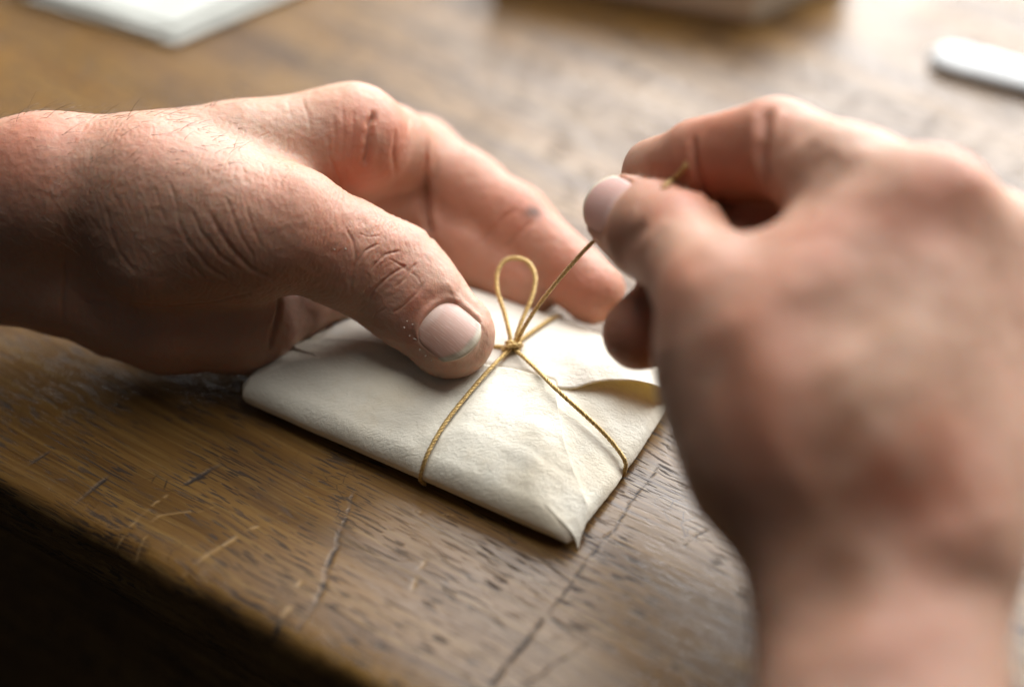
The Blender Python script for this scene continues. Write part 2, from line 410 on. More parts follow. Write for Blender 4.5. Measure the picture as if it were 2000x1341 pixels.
def resample(pl, step):
    pl = np.asarray(pl, float); out = []
    for a, b in zip(pl[:-1], pl[1:]):
        k = max(1, int(np.hypot(*(b - a)) / step)); out += [a + (b - a) * i / k for i in range(k)]
    return np.array(out + [pl[-1]])
def crease(V, N, body, pl, depth, width, ridge=0.35):
    r = resample(pl, 10); P = body.trace(r[:, 0], r[:, 1]); d, T = poly_dist(V, P, width * 6)
    fade = sstep(0, 0.15, T) * sstep(1, 0.85, T)
    wob = 1 + 0.35 * vnoise(V * 0.8)
    h = -depth * np.exp(-(d / (width * wob)) ** 2) + ridge * depth * np.exp(-((d - 2.3 * width) / (1.1 * width)) ** 2)
    return V + N * (h * fade)[:, None]

def nail_frame(C, t, n):
    t = nrm(t); n = nrm(np.asarray(n) - t * np.dot(n, t)); return np.asarray(C, float), t, np.cross(n, t), n
def nail_s(w, W, L):
    k = np.clip(np.abs(w) / W, 0, 1)
    s0 = 4.2 * (1 - np.sqrt(np.maximum(1 - (k * 0.98) ** 2.6, 0))); s1 = L - 3.4 * k ** 2.4
    return s0, s1
def nail_skin(V, fr, W, L, R, amp=1.0):
    C, t, b, n = fr; q = V - C; s = q @ t + L / 2; x = q @ b; y = q @ n + R
    w = R * np.arctan2(x, y); hgt = np.hypot(x, y) - R; curve = -0.012 * (s - L * 0.45) ** 2
    hgt = hgt - curve; s0, s1 = nail_s(w, W, L)
    ex = np.maximum(np.maximum(s0 - s, s - s1), np.abs(w) - W); dist_end = s - s1
    ok = (np.abs(hgt) < 5) & (ex < 6) & (y > 0)
    ins = sstep(0.5, -0.5, ex); fold = np.exp(-((ex - 0.8) / 0.8) ** 2) * sstep(1.0, -2.0, dist_end)
    wide = np.exp(-(np.maximum(ex, 0) / 2.4) ** 2) * sstep(2.0, -3.0, dist_end)
    tgt = -0.38 + 0.0 * s
    new = hgt + (tgt - hgt) * ins
    new = new + (1 - ins) * (wide * np.clip(0.0 - hgt, -2.0, 2.0) * 0.75 + 0.55 * amp * fold)
    endp = sstep(0.2, 1.2, dist_end) * np.exp(-(np.maximum(dist_end, 0) / 2.5) ** 2) * (np.abs(w) < W)
    new = new + endp * np.clip(-0.9 - new, -3, 0) * 0.5
    rad = x[:, None] * b + y[:, None] * n; rad /= np.maximum(np.linalg.norm(rad, axis=1, keepdims=True), 1e-6)
    return V + rad * np.where(ok, new - hgt, 0)[:, None]
def nail_plate(name, fr, W, L, R, parent, tones, dirt=0.6):
    C, t, b, n = fr; nw, ns = 41, 33; V = []; UVs = []; col = []
    w = np.linspace(-W, W, nw)
    for lay in (0, 1):
        for i in range(nw):
            s0, s1 = nail_s(w[i], W, L); s0 -= 0.9
            for j in range(ns):
                tau = j / (ns - 1); s = s0 + (s1 - s0) * tau; th = w[i] * 1.04 / R
                edge = min(1, min(i, nw - 1 - i) / 2.0, (ns - 1 - j) / 1.0 + 0.0)
                hg = -0.012 * (s - L * 0.45) ** 2 + (0.10 if lay == 0 else -0.55) - (0.25 * (1 - edge) if lay == 0 else 0) - 0.55 * sstep(1.6, 0, s - s0) * (1 - lay)
                rr = R + hg
                V.append(C + t * (s - L / 2) + b * (rr * math.sin(th)) + n * (rr * math.cos(th) - R))
                UVs.append((s, w[i], 0))
                fe = sstep(1.9, 1.2, np.float64(s1 - s)); lun = sstep(3.4, 2.0, np.hypot(s - s0 - 0.3, w[i] * 0.55))
                c = np.array(tones[0]) * (1 - lun) + np.array(tones[1]) * lun
                c = c * (1 - fe) + np.array(tones[2]) * fe
                g = sstep(0.9, 0.2, np.float64(abs(s1 - s - 1.3))) * dirt * (0.55 + 0.45 * math.sin(w[i] * 1.3 + 1)) * (1 if w[i] < W else 1)
                c = c * (1 - 0.6 * g) + np.array((0.16, 0.13, 0.08)) * 0.6 * g
                col.append(c)
    I = np.arange(nw * ns).reshape(nw, ns); Fq = [np.stack([I[:-1, :-1], I[:-1, 1:], I[1:, 1:], I[1:, :-1]], -1).reshape(-1, 4)]
    J = I + nw * ns; Fq.append(np.stack([J[:-1, :-1], J[1:, :-1], J[1:, 1:], J[:-1, 1:]], -1).reshape(-1, 4))
    rim = np.concatenate([I[0, :], I[1:, -1], I[-1, :-1][::-1], I[1:-1, 0][::-1]]); r2 = np.roll(rim, -1)
    Fq.append(np.stack([rim, rim + nw * ns, r2 + nw * ns, r2], 1))
    o = mesh_obj(name, np.array(V), np.concatenate(Fq), M_NAIL, None, True, np.array(col))
    a = o.data.attributes.new('nail_uv', 'FLOAT_VECTOR', 'POINT'); a.data.foreach_set('vector', np.array(UVs, np.float32).ravel())
    o.parent = parent; return o
# ------------------------------------------------------------------ parchment packet
def sd_poly(P, pts):
    P = np.asarray(P, float); n = len(pts); d = np.full(len(P), 1e9); sgn = np.ones(len(P))
    for i in range(n):
        a = pts[i]; b = pts[i - 1]; e = b - a; w = P - a
        q = w - e * np.clip((w @ e) / (e @ e), 0, 1)[:, None]; d = np.minimum(d, (q * q).sum(1))
        c1 = P[:, 1] >= a[1]; c2 = P[:, 1] < b[1]; c3 = e[0] * w[:, 1] > e[1] * w[:, 0]
        fl = (c1 & c2 & c3) | (~c1 & ~c2 & ~c3); sgn = np.where(fl, -sgn, sgn)
    return sgn * np.sqrt(d)
PK = np.array([U(474, 788, 2.5)[:2], U(1108, 1066, 2.5)[:2], U(1128, 1056, 2.5)[:2], U(1225, 935, 2.5)[:2], U(1312, 800, 3)[:2], U(1330, 745, 4)[:2],
               U(1180, 652, 6.5)[:2], U(1010, 590, 6.5)[:2], U(868, 545, 6.5)[:2], U(662, 630, 6)[:2], U(506, 704, 6.5)[:2], U(472, 760, 4.5)[:2]])
PA = np.array([U(470, 700, 9)[:2], U(590, 672, 9.5)[:2], U(800, 700, 11)[:2], U(1000, 733, 11)[:2], U(1083, 759, 10.5)[:2], U(1098, 850, 10)[:2], U(1122, 915, 9)[:2], U(1150, 972, 7)[:2],
               U(1130, 1060, 1)[:2] + np.array([.6, -.2]), U(1080, 1120, 0)[:2], U(380, 850, 0)[:2]])
PKC = np.array([U(930, 760, 8)[0], U(930, 760, 8)[1]])
PU = nrm(PK[1] - PK[0]); PV = np.array([-PU[1], PU[0]])
def pk_top(xy):
    xy = np.asarray(xy, float); q = xy - PKC; u = q @ PU; v = q @ PV
    d = sd_poly(xy, PK); da = sd_poly(xy, PA)
    P3 = np.stack([xy[:, 0], xy[:, 1], 0 * u], 1)
    T = 7.2 + 5.8 * (1 - (1 - np.clip(-d / 25, 0, 1)) ** 2)
    ra = PK[2]; rb = PK[4]; rn = nrm(np.array([-(rb - ra)[1], (rb - ra)[0]])); dR = np.maximum((xy - ra) @ rn, 0)
    B = 2.6 + 0.62 * dR; hh = np.maximum(2.2 - np.abs(T - B), 0) / 2.2; T = np.minimum(T, B) - hh * hh * 0.55     # slanting end of the packet
    T = T + 0.25 * sstep(1.2, -1.2, da)
    T = T + 0.45 * fbm(P3 * 0.045 + 3.1, 2) + 0.16 * fbm(P3 * 0.17 + 9, 2)
    T = T - 0.7 * np.exp(-((u + 38 + 0.25 * v) / 6.0) ** 2) * sstep(0, 12, v)                # soft dent towards the left end
    T = T + 0.6 * np.exp(-((v + 17) / 2.2) ** 2) * 0.35
    for A_, B_ in DENT:                                                                       # the cord bites into the edges a little
        ba = B_ - A_; pa = xy - A_; h = np.clip(pa @ ba / (ba @ ba), 0, 1); dd = np.linalg.norm(pa - h[:, None] * ba, axis=1)
        T = T - 0.75 * np.exp(-(dd / 3.2) ** 2) * sstep(0.25, 0.9, h)
    return T
DENT = [(U(1001, 678, 13)[:2], U(870, 830, 10)[:2]), (U(870, 830, 10)[:2], U(828, 930, 4)[:2]), (U(1001, 678, 13)[:2], U(1215, 900, 5)[:2])]
def pk_sdf(P, cull=False):
    P = np.asarray(P, float); d = sd_poly(P[:, :2], PK); T = pk_top(P[:, :2]); r = 3.4
    d = d + 0.25 * vnoise(P * 0.09)
    qx = d + r; qz = np.maximum(P[:, 2] - 0.15 - T, 0.15 - P[:, 2]) + r
    # slanting side: the sheet folds in towards the bottom
    qx = qx + 0.30 * np.clip(4.5 - P[:, 2], 0, 5)
    return (np.hypot(np.maximum(qx, 0), np.maximum(qz, 0)) + np.minimum(np.maximum(qx, qz), 0) - r).astype(np.float32)
lo = np.array([PK[:, 0].min() - 4, PK[:, 1].min() - 4, -3]); hi = np.array([PK[:, 0].max() + 4, PK[:, 1].max() + 4, 18])
packet = empty('parchment_packet', (PKC[0], PKC[1], 0))
tag(packet, 'small cream parchment packet folded shut and tied with gold cord', 'packet')
V, Q = surface(pk_sdf, lo, hi, 1.2, 2)
V[:, 2] = np.maximum(V[:, 2], 0.12)
keep(mesh_obj('wrapper', V, Q, M_PARCH), packet)
# back flap: a separate sheet with a lifted front lip on the right
def lerp(a, b, t): return a + (b - a) * t
def build_flap():
    fr_px = np.array([(580, 690), (700, 690), (900, 735), (1040, 760), (1084, 766), (1120, 768), (1160, 760), (1190, 753), (1230, 747), (1262, 745), (1300, 742)])
    bk_px = np.array([(655, 634), (760, 590), (872, 553), (960, 575), (1016, 596), (1060, 613), (1110, 631), (1150, 645), (1200, 668), (1250, 695), (1318, 738)])
    n = 90; m = 46; ks = np.linspace(0, len(fr_px) - 1, n)
    fr = np.stack([np.interp(ks, range(len(fr_px)), fr_px[:, a]) for a in (0, 1)], 1)
    bk = np.stack([np.interp(ks, range(len(bk_px)), bk_px[:, a]) for a in (0, 1)], 1)
    V = []
    for i in range(n):
        A = U(*fr[i], 11.5)[:2]; B = U(*bk[i], 9)[:2]
        lift = 5.0 * sstep(1085, 1280, fr[i][0]) + 0.25 * math.sin(fr[i][0] * 0.05) * sstep(1085, 1150, fr[i][0])
        for j in range(m):
            t = j / (m - 1); xy = lerp(A, B, t); V.append((xy[0], xy[1], 0, lift * (1 - t) ** 1.6, t))
    V = np.array(V); z = pk_top(V[:, :2]) + 0.15
    da = sd_poly(V[:, :2], PA); z = z - 1.3 * sstep(0.6, -0.6, da)           # slips under the front panel
    d = sd_poly(V[:, :2], PK); z = z - 3.4 + np.sqrt(np.maximum(3.4 ** 2 - np.maximum(d + 3.4, 0) ** 2, 0)) + 0.42
    P = np.stack([V[:, 0], V[:, 1], z + V[:, 3]], 1)
    I = np.arange(n * m).reshape(n, m); top = P; bot = P.copy(); bot[:, 2] -= 0.35
    f = np.stack([I[:-1, :-1], I[1:, :-1], I[1:, 1:], I[:-1, 1:]], -1).reshape(-1, 4); k = n * m
    rim = np.concatenate([I[:, 0], I[-1, 1:], I[:-1, -1][::-1], I[0, 1:-1][::-1]]); r2 = np.roll(rim, -1)
    F4 = np.concatenate([f, f[:, ::-1] + k, np.stack([rim, rim + k, r2 + k, r2], 1)])
    keep(mesh_obj('flap', np.concatenate([top, bot]), F4, M_FLAP), packet)
build_flap()
def build_panel():                            # the free edge of the front panel: a thin sheet rising off the packet
    ed = np.array([(560, 676), (640, 674), (800, 700), (920, 720), (1000, 733), (1060, 750), (1083, 759), (1087, 780), (1093, 820), (1100, 860), (1122, 915), (1140, 950), (1150, 975), (1142, 1010), (1131, 1046)], float)
    zz = np.array([9, 9.5, 11.5, 12, 12, 12, 12, 12, 11.5, 11, 9.5, 8, 7, 5.5, 4])
    k = np.linspace(0, len(ed) - 1, 220); ex = np.interp(k, range(len(ed)), ed[:, 0]); ey = np.interp(k, range(len(ed)), ed[:, 1]); ez = np.interp(k, range(len(ed)), zz)
    ex = ex + 1.6 * np.sin(k * 3.1); ey = ey + 1.6 * np.sin(k * 2.3 + 1)
    E2 = np.array([U(a, b_, c)[:2] for a, b_, c in zip(ex, ey, ez)]); Cc = U(840, 860, 10)[:2]; m = 16; n = len(E2); V = []
    for i_ in range(n):
        dr = Cc - E2[i_]; L_ = np.linalg.norm(dr); dr = dr / L_
        for j_ in range(m):
            w_ = (j_ / (m - 1)) ** 1.5 * min(16, L_ * 0.55); V.append((*(E2[i_] + dr * w_), w_))
    V = np.array(V); z = pk_top(V[:, :2]) + 0.15; d = sd_poly(V[:, :2], PK)
    z = z - 3.4 + np.sqrt(np.maximum(3.4 ** 2 - np.maximum(d + 3.4, 0) ** 2, 0))
    z = z + 0.75 * sstep(15, 0, V[:, 2]) - 0.22 + 0.35 * np.exp(-V[:, 2] / 1.2)
    P = np.stack([V[:, 0], V[:, 1], z], 1); P[:, 2] += 0.10 * vnoise(np.stack([V[:, 0] * .5, V[:, 1] * .5, 0 * z], 1))
    I = np.arange(n * m).reshape(n, m); bot = P.copy(); bot[:, 2] -= 0.42; kq = n * m
    f = np.stack([I[:-1, :-1], I[:-1, 1:], I[1:, 1:], I[1:, :-1]], -1).reshape(-1, 4)
    rim = np.concatenate([I[:, 0], I[-1, 1:], I[:-1, -1][::-1], I[0, 1:-1][::-1]]); r2 = np.roll(rim, -1)
    F4 = np.concatenate([f[:, ::-1], f + kq, np.stack([rim, rim + kq, r2 + kq, r2], 1)])
    o = mesh_obj('front_panel', np.concatenate([P, bot]), F4, M_PARCH); keep(o, packet)
build_panel()
def top_z(xy): return float(pk_top(np.array([xy]))[0]) + 0.15 + (0.55 if sd_poly(np.array([xy]), PA)[0] < 0 else 0.0)

# ------------------------------------------------------------------ gold cord
def spline(pts, step=0.35):
    pts = np.asarray(pts, float); P = np.vstack([2 * pts[0] - pts[1], pts, 2 * pts[-1] - pts[-2]]); out = []
    for i in range(1, len(P) - 2):
        p0, p1, p2, p3 = P[i - 1:i + 3]; k = max(2, int(np.linalg.norm(p2 - p1) / step))
        t = np.linspace(0, 1, k, endpoint=False)[:, None]
        out.append(0.5 * (2 * p1 + (p2 - p0) * t + (2 * p0 - 5 * p1 + 4 * p2 - p3) * t ** 2 + (3 * p1 - p0 - 3 * p2 + p3) * t ** 3))
    out.append(pts[-1:]); return np.concatenate(out)
def frames(C):
    T = np.gradient(C, axis=0); T /= np.linalg.norm(T, axis=1, keepdims=True)
    a = np.cross(T[0], [0.3, 0.2, 0.9]); a /= np.linalg.norm(a); A = [a]
    for i in range(1, len(C)):
        a = A[-1] - T[i] * (A[-1] @ T[i]); A.append(a / np.linalg.norm(a))
    A = np.array(A); return T, A, np.cross(T, A)
def tube(C, r, sides=7, squash=None):
    T, A, B = frames(C); n = len(C); th = np.linspace(0, 2 * math.pi, sides, endpoint=False)
    r = np.broadcast_to(r, n)
    V = C[:, None] + r[:, None, None] * (np.cos(th)[None, :, None] * A[:, None] + np.sin(th)[None, :, None] * B[:, None])
    I = np.arange(n * sides).reshape(n, sides); J = np.roll(I, -1, 1)
    Fq = np.stack([I[:-1], J[:-1], J[1:], I[1:]], -1).reshape(-1, 4); V = V.reshape(-1, 3)
    e0, e1 = len(V), len(V) + 1; V = np.vstack([V, C[:1], C[-1:]])
    caps = [(e0, J[0, k], I[0, k], e0) for k in range(sides)] + [(e1, I[-1, k], J[-1, k], e1) for k in range(sides)]
    return V, Fq, [(c[0], c[1], c[2]) for c in caps]
def hug(C):                                   # keep a cord on the outside of the packet
    e = 0.05
    for _ in range(6):
        d = pk_sdf(C); g = np.stack([pk_sdf(C + e * np.eye(3)[k]) - pk_sdf(C - e * np.eye(3)[k]) for k in range(3)], 1); g /= np.maximum(np.linalg.norm(g, axis=1, keepdims=True), 1e-6)
        C = C + g * np.clip(0.5 - d, 0, 3)[:, None] * 0.8
    k = np.ones(5) / 5; Cs = C.copy()
    for a in range(3): Cs[2:-2, a] = np.convolve(C[:, a], k, 'valid')
    return Cs
def cord(name, ctrl, parent, R=0.265, rs=0.295, pitch=2.7, strands=3, fuzz=10, seed=0):
    C = spline(ctrl)
    if name.startswith('wrap'): C = hug(C)
    s = np.concatenate([[0], np.cumsum(np.linalg.norm(np.diff(C, axis=0), axis=1))])
    T, A, B = frames(C); VV = []; FF = []; off = 0; rg = random.Random(seed)
    for k in range(strands):
        ph = 2 * math.pi * (s / pitch + k / strands) + 0.5 * np.sin(s * 0.9 + seed) + 0.3 * np.sin(s * 2.3)
        c = C + R * (np.cos(ph)[:, None] * A + np.sin(ph)[:, None] * B)
        v, f, cp = tube(c, rs * (1 + 0.06 * np.sin(s * 1.7 + k)), 8); VV.append(v); FF += [tuple(x + off) for x in f.tolist() for x in [np.array(x)]] + [tuple(np.array(x) + off) for x in cp]; off += len(v)
    for q in range(fuzz):                     # stray fibres
        i = rg.randrange(2, len(C) - 3); d = nrm(A[i] * rg.uniform(-1, 1) + B[i] * rg.uniform(-1, 1) + T[i] * rg.uniform(-.8, .8))
        p0 = C[i] + d * 0.6; p1 = p0 + d * rg.uniform(.25, .7); v, f, cp = tube(np.array([p0, (p0 + p1) / 2 + T[i] * .1, p1]), np.array([.05, .04, .02]), 4)
        VV.append(v); FF += [tuple(np.array(x) + off) for x in f.tolist()] + [tuple(np.array(x) + off) for x in cp]; off += len(v)
    o = mesh_obj(name, np.concatenate(VV), FF, M_CORD); return keep(o, parent)
KN = U(1001, 678, 13.2); KN[2] = top_z(KN[:2]) + 1.5; KN = U(1001, 678, KN[2])
gold = empty('gold_cord', KN); tag(gold, 'thin twisted gold cord knotted around the packet with one loop standing up', 'cord')
def on_top(px, py, lift=0.6):
    p = U(px, py, 11)
    for _ in range(4): p = U(px, py, top_z(p[:2]) + lift)
    return p
def edge_z(p): return p
cord('wrap_front', [KN, on_top(960, 717, 1.2), on_top(915, 768), on_top(870, 825), on_top(842, 872), U(830, 898, 8.5), U(823, 922, 5.6), U(823, 938, 2.8), U(830, 946, 0.9)], gold, seed=1)
cord('wrap_right', [KN, on_top(1040, 713, 1.8), on_top(1090, 763, 2.6), on_top(1140, 808, 2.2), on_top(1180, 846, 1.8), on_top(1205, 875, 1.3), U(1220, 898, 4.2), U(1222, 912, 2.6), U(1212, 926, 0.9)], gold, seed=2)
cord('wrap_back', [KN, on_top(1022, 660, 1.2), on_top(1050, 640, 1.2), on_top(1075, 624, 1.1), U(1092, 617, 7.5), U(1098, 620, 4)], gold, seed=3)
cord('wrap_left', [KN, on_top(980, 677, 1.0), on_top(955, 674), on_top(915, 660), on_top(860, 640)], gold, seed=4)
def lp(px, py, z): return U(px, py, z)
cord('loop', [KN + (-0.3, 0, 0.2), lp(995, 652, 16.5), lp(985, 610, 19), lp(972, 570, 21.5), lp(971, 535, 23.5), lp(985, 510, 25), lp(1008, 504, 25.3), lp(1032, 513, 24.6), lp(1045, 540, 23), lp(1040, 577, 21), lp(1022, 620, 18.5), lp(1009, 655, 16.2), KN + (0.5, 0, 0.2)], gold, R=0.285, rs=0.315, fuzz=14, seed=5)
PINCH = [KN + (0.9, 0.2, 0.3)]
for (px, py, z, k) in ((1018, 650, 16.5, 0.12), (1050, 598, 21, 0.36), (1098, 538, 28, 0.7), (1148, 482, 34, 1.0), (1195, 440, 38.5, 1.0), (1240, 405, 41.5, 1.0)):
    PINCH.append(U(px, py, z) - ray_dir(px, py) * 22.0 * k)
def build_knot():
    ax = nrm(lp(1008, 600, 19) - KN); a = nrm(np.cross(ax, [0.2, -0.77, 0.6])); b = np.cross(ax, a)
    pts = []
    for k in range(21):
        th = k / 20 * 2 * math.pi * 2.1 + 0.8; pts.append(KN + a * 1.5 * math.cos(th) + b * 1.25 * math.sin(th) + ax * (1.2 - 1.7 * k / 20))
    kn = cord('knot', pts, gold, R=0.27, rs=0.31, pitch=2.6, fuzz=6, seed=7)
    pts = [KN - a * 2.2 - ax * 0.9 + b * 0.6, KN - a * 1.2 - ax * 0.6 - b * 1.6, KN + a * 0.2 - ax * 0.2 - b * 2.1, KN + a * 1.5 + ax * 0.5 - b * 1.4, KN + a * 2.1 + ax * 0.9 + b * 0.5]
    cord('knot_crossing', [p for p in pts], gold, R=0.30, rs=0.34, pitch=2.8, fuzz=2, seed=8)
build_knot()
# ------------------------------------------------------------------ left hand
SK = np.array((0.455, 0.278, 0.198))
def skin_colour(V, blobs, body, base=SK):
    m = fbm(V * 0.045 + 5, 3); f = fbm(V * 0.16 + 2, 3)
    c = base[None] * (1 + 0.07 * m[:, None] * np.array((0.6, 1.0, 1.2)) + 0.07 * f[:, None] * np.array((0.5, 1.0, 1.1)))
    if blobs:
        P = body.trace(np.array([b[0] for b in blobs], float), np.array([b[1] for b in blobs], float))
        for (px, py, r, mul), p in zip(blobs, P):
            w = np.exp(-(((V - p) ** 2).sum(1) / (r * (1 + 0.35 * f)) ** 2))[:, None]; c = c * (1 - w + w * np.array(mul)[None])
    return np.clip(c, 0.02, 0.95)
RED = (1.03, 0.84, 0.80); DRED = (0.98, 0.76, 0.70); PALE = (1.10, 1.14, 1.14); BRN = (0.88, 0.84, 0.80)
WEB = [(610, 268, 45, 8.0), (672, 310, 37, 6.0), (655, 365, 31, 5.2), (600, 405, 33, 6)]
def left_hand():
    b = Flesh(); L = {}
    wr = U(40, 440, 35); fo = U(-330, 452, 36)
    mcp1 = U(688, 270, 46); pip1 = U(815, 310, 22.5); dip1 = U(1000, 434, 17); tip1 = U(1158, 570, 12)
    cmc = U(285, 372, 50); tm = U(566, 442, 43.5); ti = U(762, 538, 28.5); tt = U(872, 645, 21.5)
    m5 = U(490, 630, 14); m3 = mcp1 + np.array([-8, 5, -15.]); m4 = mcp1 + np.array([-17, 0, -26.])
    rad = U(95, 365, 48); uln = U(130, 555, 22)
    # palm and forearm
    b.group(0)
    b.cap(fo + (0, 0, 9), wr + (0, 0, 9), 17, 15, 6); b.cap(fo + (0, 0, -10), wr + (0, 0, -9), 17, 14.5, 12)
    b.cap(wr + (0, 0, 9), rad, 15.5, 15.6, 8); b.cap(wr + (0, 0, -8), uln, 14.5, 12, 10)
    b.cap(rad, mcp1, 15, 11.6, 8); b.cap(rad + (0, 6, -10), m3, 13, 11.6, 9); b.cap(uln + (0, 8, 8), m4, 13, 12, 9)
    b.cap(uln + (4, 4, 0), m5, 12.5, 11.5, 7)
    b.cap(cmc, U(420, 415, 47), 13.5, 13.2, 10); b.cap(U(300, 490, 38), U(480, 492, 37), 13, 11.5, 9)    # thenar
    b.cap(U(470, 325, 43), U(590, 320, 39), 10.5, 8, 10)                                    # web
    for a_, b_ in zip(WEB[:-1], WEB[1:]): b.cap(U(*a_[:3]), U(*b_[:3]), a_[3], b_[3], 7)
    b.group(3.5); b.cap(U(232, 594, 17), U(330, 618, 15.5), 13.0, 13.0, 4); b.cap(U(330, 618, 15.5), U(455, 632, 14), 13.0, 11.8, 4)   # heel of the palm
    # thumb
    b.group(7, lerp(cmc, tm, .5), 36, 50); tn = nrm((-0.06, -0.48, 0.87)); ax = nrm(tt - ti)
    mid = lerp(tm, ti, 0.55)
    b.chain([(cmc, 13.5), (tm, 13.2), (mid, 12.1), (ti, 12.2), (lerp(ti, tt, 0.45), 11.0), (tt, 10.2)], 4, (tn, 0.92))
    b.ball(tt + ax * 2.4 - tn * 0.8, 8.6, 4)
    # index finger
    b.group(6, mcp1, 22, 36)
    b.chain([(mcp1, 12.2), (lerp(mcp1, pip1, .5), 10.4), (pip1, 10.2), (lerp(pip1, dip1, .5), 9.5), (dip1, 9.2), (tip1, 7.9)], 4)
    b.ball(lerp(pip1, dip1, .5) + (1, -3, -2), 7.5, 5)
    # middle finger, hooked behind the packet under the index
    b.group(2)
    p3 = U(805, 415, 20); d3 = U(960, 490, 12); t3 = U(1080, 560, 9.5)
    p3 = U(790, 405, 14); d3 = U(930, 494, 10); t3 = U(1035, 556, 9)
    b.chain([(m3, 11.5), (p3, 9.8), (d3, 8.9), (t3, 7.8)], 4)
    b.group(2); p4 = m4 + (24, 19, -7); d4 = p4 + (22, -4, -2); t4 = d4 + (12, -8, 0)
    b.chain([(m4, 11), (p4, 9.6), (d4, 8.6), (t4, 7.5)], 4)
    b.group(3); p5 = U(640, 608, 12.5) + (0, 10, 0); d5 = p5 + (14, 10, -3)
    b.chain([(m5 + (2, 3, 1), 10.5), (lerp(m5, p5, .5) + (0, 1, 0), 9.4), (p5, 9.2), (d5, 8.2)], 3)
    f = lambda P, cull=False: b.eval(P, cull)
    V, Q = surface(f, (-150, -45, -4), (48, 75, 92), 1.3, 2)
    b.V = V; N = normals(V, Q)
    cr = [  # wrinkles: picture track, depth, width
        ([(672, 440), (690, 470), (695, 505), (684, 545), (686, 580)], .35, .7), ([(745, 473), (712, 490), (693, 520), (685, 560)], .5, .55), ([(786, 488), (752, 497), (733, 515), (722, 530)], .5, .5),
        ([(768, 512), (790, 520), (764, 536), (738, 558), (722, 580), (716, 598)], .6, .5), ([(815, 512), (798, 530), (790, 545), (770, 562)], .5, .5), ([(832, 545), (815, 570), (790, 595), (765, 612)], .4, .5),
        ([(700, 455), (720, 462), (745, 460)], .25, .4), ([(760, 505), (780, 515), (800, 532)], .3, .4), ([(715, 530), (722, 545), (718, 560)], .3, .4), ([(800, 530), (815, 540), (822, 555)], .25, .4),
        ([(755, 600), (735, 612), (728, 620)], .25, .4),
        ([(405, 405), (425, 445), (455, 490), (490, 525), (540, 548)], .8, 1.0), ([(370, 400), (390, 450), (430, 500), (480, 535)], .6, .9), ([(345, 420), (365, 470), (405, 520), (460, 555)], .5, .9),
        ([(330, 350), (345, 400), (350, 450)], .35, .6), ([(300, 360), (315, 410), (325, 440)], .3, .6), ([(270, 370), (285, 415), (290, 445)], .3, .6), ([(240, 375), (258, 420)], .25, .6),
        ([(440, 380), (455, 420), (470, 460), (500, 510)], .5, .7), ([(480, 400), (492, 440), (515, 490)], .4, .7), ([(205, 400), (215, 445), (230, 490), (270, 540)], .4, 1.0), ([(355, 500), (400, 545), (470, 560)], .4, .8),
        ([(125, 640), (122, 590), (130, 540), (126, 500)], .9, .9), ([(130, 560), (170, 585), (240, 600)], .6, 1.1), ([(250, 590), (330, 598), (420, 590), (500, 570)], .7, 1.4), 
        ([(548, 575), (543, 615), (534, 655), (526, 690)], 2.2, 1.3),
        ([(588, 190), (602, 225), (608, 262)], .3, .9), ([(560, 195), (572, 235)], .2, .9), ([(650, 215), (655, 270), (650, 330), (655, 375)], .35, .9), ([(668, 200), (672, 260), (668, 320)], .3, .8), ([(690, 210), (690, 260), (682, 320)], .3, .8), ([(640, 260), (645, 310), (660, 345), (672, 385)], .5, .8),
        ([(733, 215), (722, 245), (718, 290), (712, 330)], 1.8, 1.5), ([(838, 270), (834, 310), (831, 360), (833, 420), (842, 470)], 3.0, 1.6), ([(800, 225), (797, 270), (790, 300)], .6, 1.1), ([(772, 250), (768, 300), (775, 350)], .5, 1.4),
        ([(1010, 405), (985, 425), (955, 455), (935, 480)], .6, 1.1), ([(1040, 430), (1015, 455), (985, 490)], .5, 1.1),
    ]
    for pl, dp, w in cr: V = crease(V, N, b, pl, dp * (0.6 if pl[0][0] > 670 else 0.45), w * 0.5, 0.12)
    # fine transverse skin lines that follow the thumb and the wrist
    for (A0, B0, amp, lam, rad_) in ((tm, ti, 0.10, 1.25, 16), (lerp(cmc, tm, .35), tm, 0.11, 1.5, 19), (wr + (20, 0, 10), lerp(cmc, tm, .3), 0.09, 1.7, 30)):
        d = B0 - A0; ln = np.linalg.norm(d); d = d / ln; q = V - A0; s = q @ d; r = np.linalg.norm(q - s[:, None] * d, axis=1)
        w = sstep(-6, 4, s) * sstep(ln + 4, ln - 5, s) * sstep(rad_ + 4, rad_ - 1, r)
        i = np.where(w > 0.01)[0]; P = V[i]
        ph = s[i] / lam + 1.5 * fbm(P * 0.10, 2) + 0.7 * vnoise(P * 0.35)
        wv = -np.exp(-(((ph % 1.0) - 0.5) / 0.17) ** 2) * (0.45 + 0.55 * sstep(-0.3, 0.35, vnoise(P * 0.33 + 40)))
        e1 = nrm(np.cross(d, [0.1, 0.2, 1.0])); e2 = np.cross(d, e1); cc = np.arctan2(q[i] @ e1, q[i] @ e2) * np.minimum(r[i], 16)
        for sg, l2 in ((0.75, 1.15), (-0.75, 1.05)):          # two crossing families of hairlines
            p2_ = (s[i] + sg * cc) / l2 + 1.1 * vnoise(P * 0.22 + 9 * sg) + 0.5 * vnoise(P * 0.6 + 3)
            wv = wv - 0.55 * np.exp(-(((p2_ % 1.0) - 0.5) / 0.16) ** 2) * (0.3 + 0.7 * sstep(-0.2, 0.4, vnoise(P * 0.4 + 11 * sg)))
        V[i] = V[i] + N[i] * (amp * w[i] * wv)[:, None]
    V = V + N * (0.10 * fbm(V * 0.32, 3) + 0.05 * vnoise(V * 1.1))[:, None]
    C0 = b.trace(np.array([882.]), np.array([644.]))[0]
